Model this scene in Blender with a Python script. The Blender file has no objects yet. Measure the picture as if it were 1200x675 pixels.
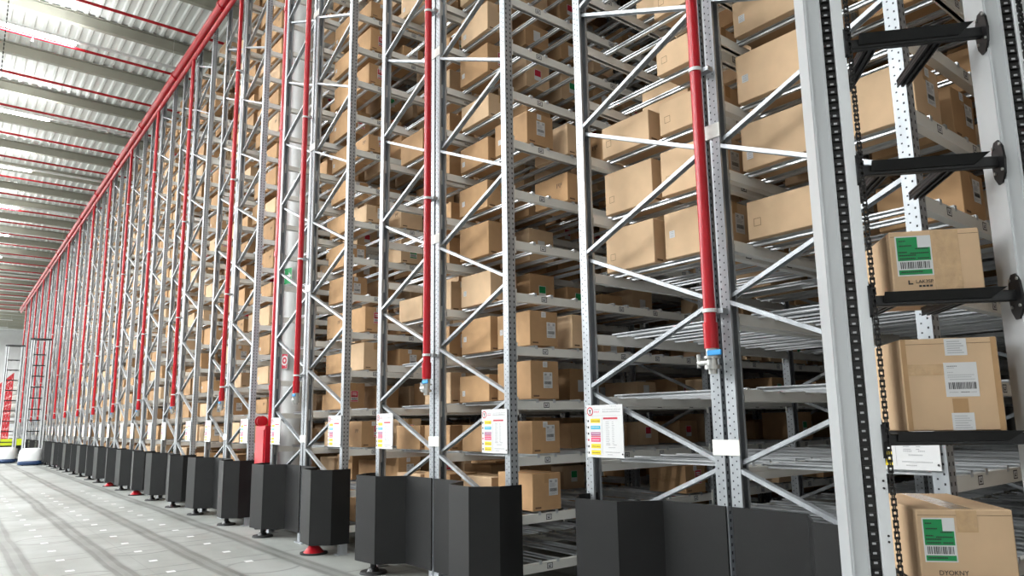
import bpy, math, random
from mathutils import Vector, Matrix
R = random.Random(7)
S = bpy.context.scene
COL = S.collection
PI = math.pi

# ------------------------------------------------------------------ materials
def mat(name, col, rough=.6, metal=0.0, noise=None, scale=4.0, spec=.5, bump=0.0, stretch=None, rand=0.0):
    m = bpy.data.materials.new(name); m.use_nodes = True
    nt = m.node_tree; b = nt.nodes['Principled BSDF']
    b.inputs['Base Color'].default_value = (*col, 1)
    b.inputs['Roughness'].default_value = rough
    b.inputs['Metallic'].default_value = metal
    b.inputs['Specular IOR Level'].default_value = spec
    if noise or bump:
        tc = nt.nodes.new('ShaderNodeTexCoord')
        mp = nt.nodes.new('ShaderNodeMapping')
        if stretch: mp.inputs['Scale'].default_value = stretch
        nz = nt.nodes.new('ShaderNodeTexNoise')
        nz.inputs['Scale'].default_value = scale; nz.inputs['Detail'].default_value = 5
        nt.links.new(tc.outputs['Object'], mp.inputs['Vector'])
        nt.links.new(mp.outputs['Vector'], nz.inputs['Vector'])
        if noise:
            rp = nt.nodes.new('ShaderNodeValToRGB')
            rp.color_ramp.elements[0].position = .3; rp.color_ramp.elements[1].position = .7
            rp.color_ramp.elements[0].color = (*[c * (1 - noise) for c in col], 1)
            rp.color_ramp.elements[1].color = (*[min(1, c * (1 + noise)) for c in col], 1)
            nt.links.new(nz.outputs['Fac'], rp.inputs['Fac'])
            out = rp.outputs['Color']
            if rand:
                oi = nt.nodes.new('ShaderNodeObjectInfo')
                mr = nt.nodes.new('ShaderNodeMapRange')
                mr.inputs['To Min'].default_value = 1 - rand; mr.inputs['To Max'].default_value = 1 + rand
                nt.links.new(oi.outputs['Random'], mr.inputs['Value'])
                hs = nt.nodes.new('ShaderNodeHueSaturation')
                nt.links.new(mr.outputs['Result'], hs.inputs['Value'])
                nt.links.new(out, hs.inputs['Color'])
                out = hs.outputs['Color']
            nt.links.new(out, b.inputs['Base Color'])
        if bump:
            bp = nt.nodes.new('ShaderNodeBump'); bp.inputs['Strength'].default_value = bump
            bp.inputs['Distance'].default_value = .01
            nt.links.new(nz.outputs['Fac'], bp.inputs['Height'])
            nt.links.new(bp.outputs['Normal'], b.inputs['Normal'])
    return m

def emit(name, col, strength):
    m = bpy.data.materials.new(name); m.use_nodes = True
    b = m.node_tree.nodes['Principled BSDF']
    b.inputs['Base Color'].default_value = (*col, 1)
    b.inputs['Emission Color'].default_value = (*col, 1)
    b.inputs['Emission Strength'].default_value = strength
    return m

M = {}
M['galv'] = mat('galvanised_steel', (.44, .465, .49), .42, .5, .22, 9, stretch=(1, 1, .15))
M['hole'] = mat('slot_shadow', (.03, .03, .035), .8)
M['beam'] = mat('cream_beam_paint', (.88, .87, .82), .42, 0, .04, 3)
M['rod'] = mat('zinc_rod', (.66, .68, .70), .30, .45, .08, 6)
M['red'] = mat('red_pipe_paint', (.46, .007, .016), .28, 0, .08, 2)
M['fitting'] = mat('nickel_fitting', (.60, .60, .58), .3, .9)
M['blue'] = mat('blue_tag', (.03, .30, .68), .5)
M['guard'] = mat('black_guard_sheet', (.0065, .0067, .007), .5, 0, .25, 2.2, spec=.35, bump=.03)
M['rubber'] = mat('black_rubber', (.015, .015, .016), .7)
M['black'] = mat('black_tray_steel', (.007, .007, .008), .40, .1)
M['kraft'] = mat('kraft_board', (.51, .31, .16), .78, 0, .10, 5, spec=.25, bump=.06, rand=.13)
M['kraft_pale'] = mat('pale_kraft_board', (.68, .475, .295), .78, 0, .08, 5, spec=.25, bump=.06, rand=.10)
M['kraft_edge'] = mat('kraft_seam', (.30, .17, .08), .8)
M['tape'] = mat('brown_tape', (.46, .27, .12), .30, 0, .08, 12, bump=.12)
M['clear_tape'] = mat('glossy_tape', (.56, .37, .20), .14, 0, .10, 30, bump=.5)
M['paper'] = mat('white_paper', (.72, .72, .72), .6)
M['green'] = mat('green_print', (.006, .26, .075), .5)
M['redlab'] = mat('red_print', (.55, .02, .05), .5)
M['ink'] = mat('black_ink', (.025, .022, .022), .6)
M['ink_soft'] = mat('grey_ink', (.42, .42, .43), .6)
M['outline'] = mat('brown_print', (.16, .085, .04), .7)
M['white'] = mat('white_paint', (.80, .81, .80), .4, 0, .03, 1)
M['cover'] = mat('white_mast_cover', (.84, .86, .87), .3)
M['alu'] = mat('anodised_mast', (.58, .60, .61), .38, .25, .04, 2)
M['yellow'] = mat('yellow_print', (.85, .66, .02), .5)
M['cyan'] = mat('cyan_print', (.03, .45, .65), .5)
M['plum'] = mat('plum_print', (.42, .12, .28), .5)
M['pink'] = mat('pink_print', (.75, .10, .20), .5)
M['lime'] = mat('lime_paint', (.62, .72, .02), .5)
M['navy'] = mat('navy_bumper', (.01, .035, .10), .5)
M['deck'] = mat('ceiling_deck', (.86, .88, .85), .5, 0, .03, 1.5)
M['purlin'] = mat('olive_purlin', (.36, .355, .29), .55, 0, .05, 1)
M['wall'] = mat('warehouse_wall', (.86, .86, .86), .7, 0, .05, 1)
M['wall_shade'] = mat('rear_wall_shade', (.30, .28, .26), .8, 0, .05, 1)  # shade of the deep rack interior put into the wall colour
M['lamp'] = emit('led_diffuser', (1, .98, .95), 14)
M['chain'] = mat('chain_steel', (.014, .0135, .013), .35, .3)

def floor_material():
    m = bpy.data.materials.new('concrete_floor'); m.use_nodes = True
    nt = m.node_tree; N = nt.nodes; L = nt.links; b = N['Principled BSDF']
    tc = N.new('ShaderNodeTexCoord'); sp = N.new('ShaderNodeSeparateXYZ'); L.new(tc.outputs['Object'], sp.inputs[0])
    def math_(op, a, c=None):
        n = N.new('ShaderNodeMath'); n.operation = op
        for i, v in enumerate((a, c)):
            if v is None: continue
            if isinstance(v, (int, float)): n.inputs[i].default_value = v
            else: L.new(v, n.inputs[i])
        return n.outputs[0]
    def noise(scale, stretch=(1, 1, 1), detail=6):
        mp = N.new('ShaderNodeMapping'); mp.inputs['Scale'].default_value = stretch
        n = N.new('ShaderNodeTexNoise'); n.inputs['Scale'].default_value = scale; n.inputs['Detail'].default_value = detail
        L.new(tc.outputs['Object'], mp.inputs[0]); L.new(mp.outputs[0], n.inputs['Vector']); return n.outputs['Fac']
    def line(coord, period, phase, half, soft):
        d = math_('ABSOLUTE', math_('SUBTRACT', math_('FRACT', math_('ADD', math_('DIVIDE', math_('SUBTRACT', coord, phase), period), .5)), .5))
        d = math_('MULTIPLY', d, period)
        mr = N.new('ShaderNodeMapRange'); mr.interpolation_type = 'SMOOTHSTEP'
        mr.inputs['From Min'].default_value = half; mr.inputs['From Max'].default_value = half + soft
        mr.inputs['To Min'].default_value = 1; mr.inputs['To Max'].default_value = 0
        L.new(d, mr.inputs['Value']); return mr.outputs[0]
    wob = math_('MULTIPLY', math_('SUBTRACT', noise(.35), .5), .16)
    y = math_('ADD', sp.outputs['Y'], wob); x = math_('ADD', sp.outputs['X'], wob)
    wear = noise(1.3)
    wheel = math_('MAXIMUM', line(y, .87, .80, .022, .03), line(y, .87, .94, .022, .03))
    band = line(y, .87, .87, .09, .06)
    cross = math_('MAXIMUM', line(x, 1.765, -.55, .010, .02), line(x, 1.765, -.15, .010, .02))
    # turning arcs in front of every aisle mouth
    fx = math_('SUBTRACT', math_('FRACT', math_('ADD', math_('DIVIDE', math_('SUBTRACT', sp.outputs['X'], -4.63), 3.53), .5)), .5)
    fx = math_('MULTIPLY', fx, 3.53)
    def ring(cx, cy, r):
        dx = math_('SUBTRACT', fx, cx); dy = math_('SUBTRACT', sp.outputs['Y'], cy)
        d = math_('SQRT', math_('ADD', math_('MULTIPLY', dx, dx), math_('MULTIPLY', dy, dy)))
        d = math_('ABSOLUTE', math_('SUBTRACT', d, r))
        mr = N.new('ShaderNodeMapRange'); mr.interpolation_type = 'SMOOTHSTEP'
        mr.inputs['From Min'].default_value = .012; mr.inputs['From Max'].default_value = .035
        mr.inputs['To Min'].default_value = 1; mr.inputs['To Max'].default_value = 0
        L.new(d, mr.inputs['Value']); return mr.outputs[0]
    arcs = math_('MAXIMUM', ring(-.45, 3.05, .42), math_('MAXIMUM', ring(.75, 2.2, .46), ring(-1.1, 1.35, .40)))
    t = math_('MAXIMUM', math_('MULTIPLY', wheel, .55), math_('MULTIPLY', band, .34))
    t = math_('MAXIMUM', t, math_('MULTIPLY', cross, .36))
    t = math_('MAXIMUM', t, math_('MULTIPLY', arcs, .40))
    t = math_('MINIMUM', math_('MULTIPLY', t, math_('ADD', math_('MULTIPLY', wear, 1.2), .6)), .85)
    joint = math_('MAXIMUM', line(sp.outputs['X'], 6.0, -2.2, .004, .004), line(sp.outputs['Y'], 6.0, 2.0, .004, .004))
    rp = N.new('ShaderNodeValToRGB'); rp.color_ramp.elements[0].position = .32; rp.color_ramp.elements[1].position = .68
    rp.color_ramp.elements[0].color = (.235, .245, .225, 1); rp.color_ramp.elements[1].color = (.355, .37, .355, 1)
    L.new(noise(.9, (.6, 1.2, 1)), rp.inputs['Fac'])
    mx = N.new('ShaderNodeMix'); mx.data_type = 'RGBA'
    L.new(t, mx.inputs['Factor']); L.new(rp.outputs['Color'], mx.inputs['A']); mx.inputs['B'].default_value = (.085, .085, .075, 1)
    mj = N.new('ShaderNodeMix'); mj.data_type = 'RGBA'
    L.new(math_('MULTIPLY', joint, .5), mj.inputs['Factor']); L.new(mx.outputs['Result'], mj.inputs['A']); mj.inputs['B'].default_value = (.2, .2, .19, 1)
    L.new(mj.outputs['Result'], b.inputs['Base Color'])
    rr = N.new('ShaderNodeMapRange'); rr.inputs['To Min'].default_value = .32; rr.inputs['To Max'].default_value = .6
    L.new(noise(2.0), rr.inputs['Value']); L.new(rr.outputs[0], b.inputs['Roughness'])
    return m
M['floor'] = floor_material()

# ------------------------------------------------------------------ mesh builder
class MB:
    def __init__(s): s.v = []; s.f = []; s.m = []; s.mats = []; s.smooth = []
    def mi(s, m):
        if m not in s.mats: s.mats.append(m)
        return s.mats.index(m)
    def add(s, vs, fs, m, smooth=False):
        o = len(s.v); s.v += [tuple(v) for v in vs]; k = s.mi(m)
        for f in fs: s.f.append(tuple(o + i for i in f)); s.m.append(k); s.smooth.append(smooth)
    def box(s, x0, x1, y0, y1, z0, z1, m, rot=None):
        vs = [(x, y, z) for z in (z0, z1) for y in (y0, y1) for x in (x0, x1)]
        if rot: vs = [rot @ Vector(v) for v in vs]
        s.add(vs, [(0, 2, 3, 1), (4, 5, 7, 6), (0, 1, 5, 4), (2, 6, 7, 3), (0, 4, 6, 2), (1, 3, 7, 5)], m)
    def bevel_box(s, x0, x1, y0, y1, z0, z1, b, m):
        # box with chamfered edges: an inner set of corners per face
        vs = []; idx = {}
        X = (x0, x1); Y = (y0, y1); Z = (z0, z1)
        for i in (0, 1):
            for j in (0, 1):
                for k in (0, 1):
                    si, sj, sk = (1 - 2 * i) * b, (1 - 2 * j) * b, (1 - 2 * k) * b
                    for a, p in enumerate(((X[i], Y[j] + sj, Z[k] + sk), (X[i] + si, Y[j], Z[k] + sk), (X[i] + si, Y[j] + sj, Z[k]))):
                        idx[i, j, k, a] = len(vs); vs.append(p)
        g = lambda i, j, k, a: idx[i, j, k, a]
        fs = []
        for i in (0, 1):
            q = [g(i, 0, 0, 0), g(i, 1, 0, 0), g(i, 1, 1, 0), g(i, 0, 1, 0)]; fs.append(q if i else q[::-1])
            q = [g(0, i, 0, 1), g(1, i, 0, 1), g(1, i, 1, 1), g(0, i, 1, 1)]; fs.append(q[::-1] if i else q)
            q = [g(0, 0, i, 2), g(1, 0, i, 2), g(1, 1, i, 2), g(0, 1, i, 2)]; fs.append(q if i else q[::-1])
        for i in (0, 1):
            for j in (0, 1):
                a = [g(i, j, 0, 0), g(i, j, 1, 0), g(i, j, 1, 1), g(i, j, 0, 1)]; fs.append(a if i ^ j else a[::-1])
                a = [g(i, 0, j, 0), g(i, 1, j, 0), g(i, 1, j, 2), g(i, 0, j, 2)]; fs.append(a[::-1] if i ^ j else a)
                a = [g(0, i, j, 1), g(1, i, j, 1), g(1, i, j, 2), g(0, i, j, 2)]; fs.append(a if i ^ j else a[::-1])
        for i in (0, 1):
            for j in (0, 1):
                for k in (0, 1):
                    t = [g(i, j, k, 0), g(i, j, k, 1), g(i, j, k, 2)]; fs.append(t if (i + j + k) % 2 else t[::-1])
        s.add(vs, fs, m)
    def tube(s, p0, p1, r, m, n=12, r1=None, caps=True):
        p0 = Vector(p0); p1 = Vector(p1); d = (p1 - p0).normalized(); r1 = r if r1 is None else r1
        a = d.orthogonal().normalized(); c = d.cross(a)
        vs = []
        for p, q in ((p0, r), (p1, r1)):
            for i in range(n):
                t = 2 * PI * i / n; vs.append(p + (a * math.cos(t) + c * math.sin(t)) * q)
        s.add(vs, [(i, (i + 1) % n, n + (i + 1) % n, n + i) for i in range(n)], m, True)
        if caps: s.add(vs, [tuple(range(n))[::-1], tuple(range(n, 2 * n))], m)
    def bar(s, p0, p1, w, h, m, up=(0, 0, 1)):
        p0 = Vector(p0); p1 = Vector(p1); d = (p1 - p0).normalized(); up = Vector(up)
        a = d.cross(up).normalized(); c = a.cross(d).normalized()
        vs = [p + a * (w / 2 * i) + c * (h / 2 * j) for p in (p0, p1) for i, j in ((-1, -1), (1, -1), (1, 1), (-1, 1))]
        s.add(vs, [(0, 1, 2, 3), (7, 6, 5, 4), (0, 4, 5, 1), (1, 5, 6, 2), (2, 6, 7, 3), (3, 7, 4, 0)], m)
    def channel(s, p0, p1, w, h, t, m):
        # U channel, open below: top web and two flanges
        p0 = Vector(p0); p1 = Vector(p1); d = (p1 - p0).normalized()
        a = d.cross(Vector((0, 0, 1))).normalized(); c = a.cross(d).normalized()
        if c.z < 0: c = -c; a = -a
        pr = [(-w / 2, -h / 2), (-w / 2, h / 2), (w / 2, h / 2), (w / 2, -h / 2), (w / 2 - t, -h / 2), (w / 2 - t, h / 2 - t), (-w / 2 + t, h / 2 - t), (-w / 2 + t, -h / 2)]
        vs = [p + a * i + c * j for p in (p0, p1) for i, j in pr]
        s.add(vs, [(i, (i + 1) % 8, 8 + (i + 1) % 8, 8 + i) for i in range(8)] + [(0, 1, 6, 7), (1, 2, 5, 6), (2, 3, 4, 5)] + [(15, 14, 9, 8), (14, 13, 10, 9), (13, 12, 11, 10)], m)
    def prism(s, pts, z0, z1, m, axis='z', smooth=False):
        n = len(pts)
        def P(p, t): return {'z': (p[0], p[1], t), 'x': (t, p[0], p[1]), 'y': (p[0], t, p[1])}[axis]
        vs = [P(p, z0) for p in pts] + [P(p, z1) for p in pts]
        s.add(vs, [(i, (i + 1) % n, n + (i + 1) % n, n + i) for i in range(n)], m, smooth)
        s.add(vs, [tuple(range(n))[::-1], tuple(range(n, 2 * n))], m)
    def strip(s, pts, t, z0, z1, m):
        # folded sheet of thickness t that follows the plan line pts
        n = len(pts); left = []
        for i, p in enumerate(pts):
            a = Vector(pts[max(0, i - 1)]); b = Vector(pts[min(n - 1, i + 1)]); d = (b - a).normalized()
            left.append((p[0] - d.y * t, p[1] + d.x * t))
        vs = [(x, y, z) for z in (z0, z1) for x, y in pts] + [(x, y, z) for z in (z0, z1) for x, y in left]
        for i in range(n - 1):
            a, b = i, i + 1
            s.add([vs[k] for k in (a, b, n + b, n + a)], [(0, 1, 2, 3)], m)
            s.add([vs[2 * n + k] for k in (a, b, n + b, n + a)], [(3, 2, 1, 0)], m)
            s.add([vs[n + a], vs[n + b], vs[3 * n + b], vs[3 * n + a]], [(0, 1, 2, 3)], m)
            s.add([vs[a], vs[b], vs[2 * n + b], vs[2 * n + a]], [(3, 2, 1, 0)], m)
        for i in (0, n - 1):
            s.add([vs[i], vs[n + i], vs[3 * n + i], vs[2 * n + i]], [(0, 1, 2, 3)], m)
    def plate(s, o, u, v, a0, a1, b0, b1, m, lift=0.0):
        # flat print on a face: origin o, axes u, v
        o = Vector(o); u = Vector(u); v = Vector(v); n = u.cross(v) * lift
        s.add([o + u * a + v * b + n for a, b in ((a0, b0), (a1, b0), (a1, b1), (a0, b1))], [(0, 1, 2, 3)], m)
    def slab(s, o, u, v, a0, a1, b0, b1, t, m):
        # thin sticker with thickness t standing proud of the face
        o = Vector(o); u = Vector(u); v = Vector(v); n = u.cross(v)
        vs = [o + u * a + v * b + n * k for k in (0, t) for a, b in ((a0, b0), (a1, b0), (a1, b1), (a0, b1))]
        s.add(vs, [(4, 5, 6, 7), (0, 1, 5, 4), (1, 2, 6, 5), (2, 3, 7, 6), (3, 0, 4, 7)], m)
    def ring(s, c, r, R_, h, m, n=24):
        vs = []
        for q, z in ((r, 0), (R_, 0), (R_, h), (r, h)):
            vs += [(c[0] + q * math.cos(2 * PI * i / n), c[1] + q * math.sin(2 * PI * i / n), c[2] + z) for i in range(n)]
        fs = []
        for k in range(4):
            a, b = k * n, ((k + 1) % 4) * n
            fs += [(a + i, a + (i + 1) % n, b + (i + 1) % n, b + i) for i in range(n)]
        s.add(vs, fs, m, False)
    def mesh(s, name):
        me = bpy.data.meshes.new(name); me.from_pydata(s.v, [], s.f)
        for k in s.mats: me.materials.append(M[k])
        me.polygons.foreach_set('material_index', s.m)
        me.polygons.foreach_set('use_smooth', s.smooth)
        me.update(); return me
    def build(s, name, parent=None): return obj(name, s.mesh(name), parent)

def obj(name, me, parent=None, loc=(0, 0, 0), rz=0.0):
    o = bpy.data.objects.new(name, me); COL.objects.link(o); o.parent = parent
    o.location = loc; o.rotation_euler = (0, 0, rz); return o
def empty(name, loc, rz=0.0):
    o = bpy.data.objects.new(name, None); COL.objects.link(o); o.location = loc; o.rotation_euler = (0, 0, rz)
    o.empty_display_size = .1; return o
def tag(o, label, cat, group=None):
    o['label'] = label; o['category'] = cat
    if group: o['group'] = group
    return o
def structure(o): o['kind'] = 'structure'; return o
def stuff(o): o['kind'] = 'stuff'; return o
ORD = ['zeroth', 'first', 'second', 'third', 'fourth', 'fifth', 'sixth', 'seventh', 'eighth', 'ninth', 'tenth', 'eleventh', 'twelfth', 'thirteenth',
       'fourteenth', 'fifteenth', 'sixteenth', 'seventeenth', 'eighteenth', 'nineteenth', 'twentieth', 'twenty-first', 'twenty-second', 'twenty-third']

# ------------------------------------------------------------------ layout numbers (metres; camera 1.6 m above the floor)
FY = 4.034                                   # front of the racks
BAY = 2.92
PERIOD = 3.53
NROW = 17
def cx(k): return [-2.85, -6.42, -9.89][k] if 0 <= k < 3 else -9.94 - PERIOD * (k - 2) if k >= 3 else -2.85 + PERIOD
ZC = [.311, .741] + [1.255 + .5046 * i for i in range(18)]
TOP = 10.42
BOXZ = .046
HALF = 1.24
def bays(k): return {-1: 2, 0: 4, 1: 4, 2: 3, 3: 2, 4: 2}.get(k, 1)

# ------------------------------------------------------------------ the hall
f = MB(); f.box(-92, 9, -26, 17, -.2, 0, 'floor'); structure(f.build('floor'))
w = MB(); w.box(-92, 9, 17, 17.2, 0, 12, 'wall_shade'); structure(w.build('wall_back'))
w = MB(); w.box(-92.2, -92, -26, 17, 0, 12.2, 'wall'); structure(w.build('wall_far'))
w = MB(); w.box(9, 9.2, -26, 17, 0, 12.2, 'wall'); structure(w.build('wall_right'))
c = MB()
pts = []; y = -26.0
while y < 17:
    pts += [(y, 11.98), (y + .13, 11.98), (y + .16, 11.935), (y + .22, 11.935)]; y += .25
vs = [(x, a, b) for x in (-92, 9) for a, b in pts]; n = len(pts)
c.add(vs, [(i, i + 1, n + i + 1, n + i) for i in range(n - 1)], 'deck')
c.box(-92, 9, -26, 17.0, 12.05, 12.15, 'deck')
structure(c.build('ceiling'))
pm = MB(); pm.box(-.07, .07, -26, 17, 11.62, 11.65, 'purlin'); pm.box(-.012, .012, -26, 17, 11.65, 11.90, 'purlin'); pm.box(-.07, .07, -26, 17, 11.90, 11.932, 'purlin')
pm.box(.012, .07, -26, 17, 11.65, 11.88, 'purlin')
pmesh = pm.mesh('ceiling_beam')
for i in range(30):
    structure(obj('ceiling_beam', pmesh, None, (-9.0 - 2.7 * i + .01, 0, 0)))

# linear lamps on their rails
rail = MB(); rail.box(-.035, .035, -25, 4.1, 11.10, 11.16, 'white'); rail_me = rail.mesh('light_rail')
rail_h = MB()
for yy in range(-24, 5, 4): rail_h.tube((0, yy, 11.15), (0, yy, 11.93), .006, 'fitting', 6)
rail_h_me = rail_h.mesh('suspension_wire')
hs = MB(); hs.bevel_box(-.05, .05, -1.55, 1.55, .03, .08, .01, 'white'); hs_me = hs.mesh('housing')
df = MB(); df.bevel_box(-.055, .055, -1.53, 1.53, -.03, .03, .012, 'lamp'); df_me = df.mesh('diffuser')
for i in range(-3, 12):
    x = -19.72 - 5.68 * i
    o = obj('light_rail', rail_me, None, (x, 0, 0)); obj('suspension_wire', rail_h_me, o)
    tag(o, ('white light rail under the ceiling, %s rail from the near end' % ORD[i + 4]), 'light rail', 'light rails under the ceiling')
    for j, yc in enumerate((.26, -8.0, -16.0)):
        t = empty('linear_light', (x, yc, 11.06)); obj('housing', hs_me, t); obj('diffuser', df_me, t)
        tag(t, ('white tube light on the %s rail from near end, %s from the racks' % (ORD[i + 4], ORD[j + 1])), 'ceiling light', 'ceiling lights')

# sprinkler branch pipes below the ceiling
br = MB(); br.tube((0, -25, 11.0), (0, 9, 11.0), .035, 'red', 10); br_me = br.mesh('branch_pipe')
hd = MB(); hd.tube((0, 0, -.02), (0, 0, -.10), .014, 'fitting', 8); hd.tube((0, 0, -.10), (0, 0, -.115), .03, 'fitting', 10); hd_me = hd.mesh('sprinkler_head')
for i in range(22):
    x = -17.4 - 2.44 * i
    o = tag(obj('sprinkler_pipe', br_me, None, (x, 0, 0)), 'thin red sprinkler pipe along the ceiling, %s pipe from the near end' % ORD[i + 1], 'pipe', 'sprinkler pipes under the ceiling')
    for q in range(4): obj('sprinkler_head', hd_me, o, (0, 3.2 - 2.9 * q + (i % 2) * .6, 11.0))

# ------------------------------------------------------------------ rack parts
def post_mesh():
    b = MB(); t = .004
    # open channel: web towards -x, flanges to +x, lips turned in
    xs, xe, hw = -.039, .037, .045
    pts = [(xs, -hw), (xe, -hw), (xe, -hw + .02), (xe - t, -hw + .02), (xe - t, -hw + t), (xs + .03, -hw + t), (xs + .03, -hw + .012), (xs + t, -hw + .02), (xs + t, hw - .02),
           (xs + .03, hw - .012), (xs + .03, hw - t), (xe - t, hw - t), (xe - t, hw - .02), (xe, hw - .02), (xe, hw), (xs, hw)]
    # concave profile: walls only, plus caps as strips
    n = len(pts)
    vs = [(x, y, z) for z in (.012, TOP) for x, y in pts]
    b.add(vs, [(i, (i + 1) % n, n + (i + 1) % n, n + i) for i in range(n)], 'galv')
    z = .10
    while z < TOP - .05:
        for yy in (-.024, .024):
            b.plate((xs, yy, z), (0, -1, 0), (0, 0, 1), -.0065, .0065, -.010, .010, 'hole', .0006)
        for sgn in (-1, 1):
            b.plate((xs + .020, sgn * hw, z), (-sgn, 0, 0), (0, 0, 1), -.0045, .0045, -.006, .006, 'hole', .0006)
            b.plate((xs + .052, sgn * hw, z + .025), (-sgn, 0, 0), (0, 0, 1), -.0045, .0045, -.0045, .0045, 'hole', .0006)
        z += .05
    b.box(-.07, .07, -.08, .08, 0, .012, 'galv')
    b.box(-.045, -.040, -.05, .05, .012, .16, 'galv')
    b.box(-.045, .042, -.051, -.0455, .012, .11, 'galv')
    return b.mesh('upright')
POST = post_mesh()

def beam_geo(b, x, y0, y1, zc, face):
    # face: side (+1/-1) that carries the location labels
    b.box(x - .022, x + .022, y0, y1, zc - .055, zc + .025, 'beam')
    b.box(x - .026 * face, x + .030 * face, y0, y1, zc - .055, zc - .020, 'beam') if False else None
    b.box(min(x, x - face * .034), max(x, x - face * .034), y0, y1, zc - .055, zc - .005, 'beam')
    for yy in (y0, y1):
        s = 1 if yy == y0 else -1
        a, c2 = sorted((x + face * .022, x + face * .030))
        q0, q1 = sorted((yy - s * .045, yy + s * .012))
        b.box(a, c2, q0, q1, zc - .10, zc + .06, 'beam')
    u = (0, face, 0)
    for j in range(5):
        yy = y0 + .355 + .54 * j
        if yy > y1 - .1: break
        o = (x + face * .022, yy, zc - .012)
        b.plate(o, u, (0, 0, 1), -.034, .034, -.025, .025, 'ink', .0012)
        b.plate(o, u, (0, 0, 1), -.028, .028, -.019, .019, 'paper', .0018)
        b.plate(o, u, (0, 0, 1), -.016, .010, -.011, -.003, 'ink', .0024)
        b.plate(o, u, (0, 0, 1), -.016, -.010, -.011, .010, 'ink', .0024)
        b.plate(o, u, (0, 0, 1), .004, .014, .001, .010, 'ink', .0024)
BX = [(-HALF, -1), (-.058, 1), (.058, -1), (HALF, 1)]
BEAM = {}
for i, (x, fc) in enumerate(BX):
    b = MB(); beam_geo(b, x, .055, BAY - .055, 0, fc); BEAM[i] = b.mesh('shelf_beam')

def rod_geo(b, x0, x1, y, z):
    # rolled rod: rounded top, open underside, flattened ends that hook on the beam
    # C section, mouth to the front with short lips; ends flattened over the beam
    pr = [(y - .015, z - .008), (y - .015, z - .020), (y + .015, z - .020), (y + .015, z + .015), (y - .015, z + .015), (y - .015, z + .006), (y - .012, z + .006), (y - .012, z + .012), (y + .012, z + .012), (y + .012, z - .017), (y - .012, z - .017), (y - .012, z - .008)]
    n = len(pr); vs = [(x, a, c2) for x in (x0, x1) for a, c2 in pr]
    b.add(vs, [(i, (i + 1) % n, n + (i + 1) % n, n + i) for i in range(n)], 'rod')
    for x in (x0, x1):
        b.box(x - .0015, x + .0015, y - .016, y + .016, z - .020, z + .013, 'rod')
RX = [(-HALF - .022, -.036), (.036, HALF + .022)]
ROD = {}
for s in (0, 1):
    b = MB(); rod_geo(b, RX[s][0], RX[s][1], 0, 0); ROD[s] = b.mesh('shelf_rod')
def rod_ys(bay):
    out = []
    for j in range(5):
        yc = .405 + .54 * j + BAY * bay
        out += [yc - .105, yc + .105]
    return out
OUT0, INN0, ZP = .745, 1.29, 1.09
BRACE = {}
for s in (-1, 1):
    for up in (0, 1):
        # from the outer post to the inner one, rising or falling
        b = MB(); xo, xi = s * (HALF - .01), s * .075
        h = INN0 - OUT0
        if up: b.channel((xo, -.016, .02), (xi, -.016, h - .02), .050, .027, .004, 'galv')
        else: b.channel((xi, .016, .02), (xo, .016, ZP - h - .02), .050, .027, .004, 'galv')
        for (px, pz) in (((xo, .02), (xi, h - .02)) if up else ((xi, .02), (xo, ZP - h - .02))):
            b.tube((px - s * .0, -.034, pz), (px, .034, pz), .009, 'fitting', 8)
        BRACE[s, up] = b.mesh('diagonal_brace')
def braces():
    j = 0
    while True:
        zo = OUT0 + ZP * j; zi = INN0 + ZP * j
        if zi > TOP - .05: return
        yield 1, zo, j
        if zi + ZP - (INN0 - OUT0) < TOP - .05: yield 0, zi, j
        j += 1
lk = MB(); lk.box(-.10, .10, -.052, -.047, -.05, .05, 'beam'); LINK = lk.mesh('link_plate')

REST = {}
def merged(kind, k):
    """the many far-back pieces of one kind on a rack, one part"""
    full = k >= 4 or k < 0
    key = (kind, bays(k), full)
    if key in REST: return REST[key]
    b = MB()
    nb = bays(k)
    if kind == 'shelf_beam':
        for by in range(0 if full else 1, nb):
            for zc in ZC:
                for x, fc in BX: beam_geo(b, x, .055 + BAY * by, BAY - .055 + BAY * by, zc, fc)
    if kind == 'shelf_rod':
        for by in range(nb):
            for li, zc in enumerate(ZC):
                for s in (0, 1):
                    for qi, y in enumerate(rod_ys(by)):
                        if not full and by == 0 and qi < 4 and near_rod(li, s, qi): continue
                        rod_geo(b, RX[s][0], RX[s][1], y, zc + .030)
    if kind == 'diagonal_brace':
        for by in range(0 if full else 1, nb + 1):
            for s in (-1, 1):
                for up, z, j in braces():
                    xo, xi = s * (HALF - .01), s * .075; h = INN0 - OUT0; y = BAY * by
                    if up: b.channel((xo, y - .016, z + .02), (xi, y - .016, z + h - .02), .050, .027, .004, 'galv')
                    else: b.channel((xi, y + .016, z + .02), (xo, y + .016, z + ZP - h - .02), .050, .027, .004, 'galv')
    REST[key] = b.mesh(kind) if b.v else None
    return REST[key]
def near_rod(li, s, qi): return (li < 14 and qi < 3) or (li < 8 and qi == 3)      # 100 rods that show largest

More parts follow.
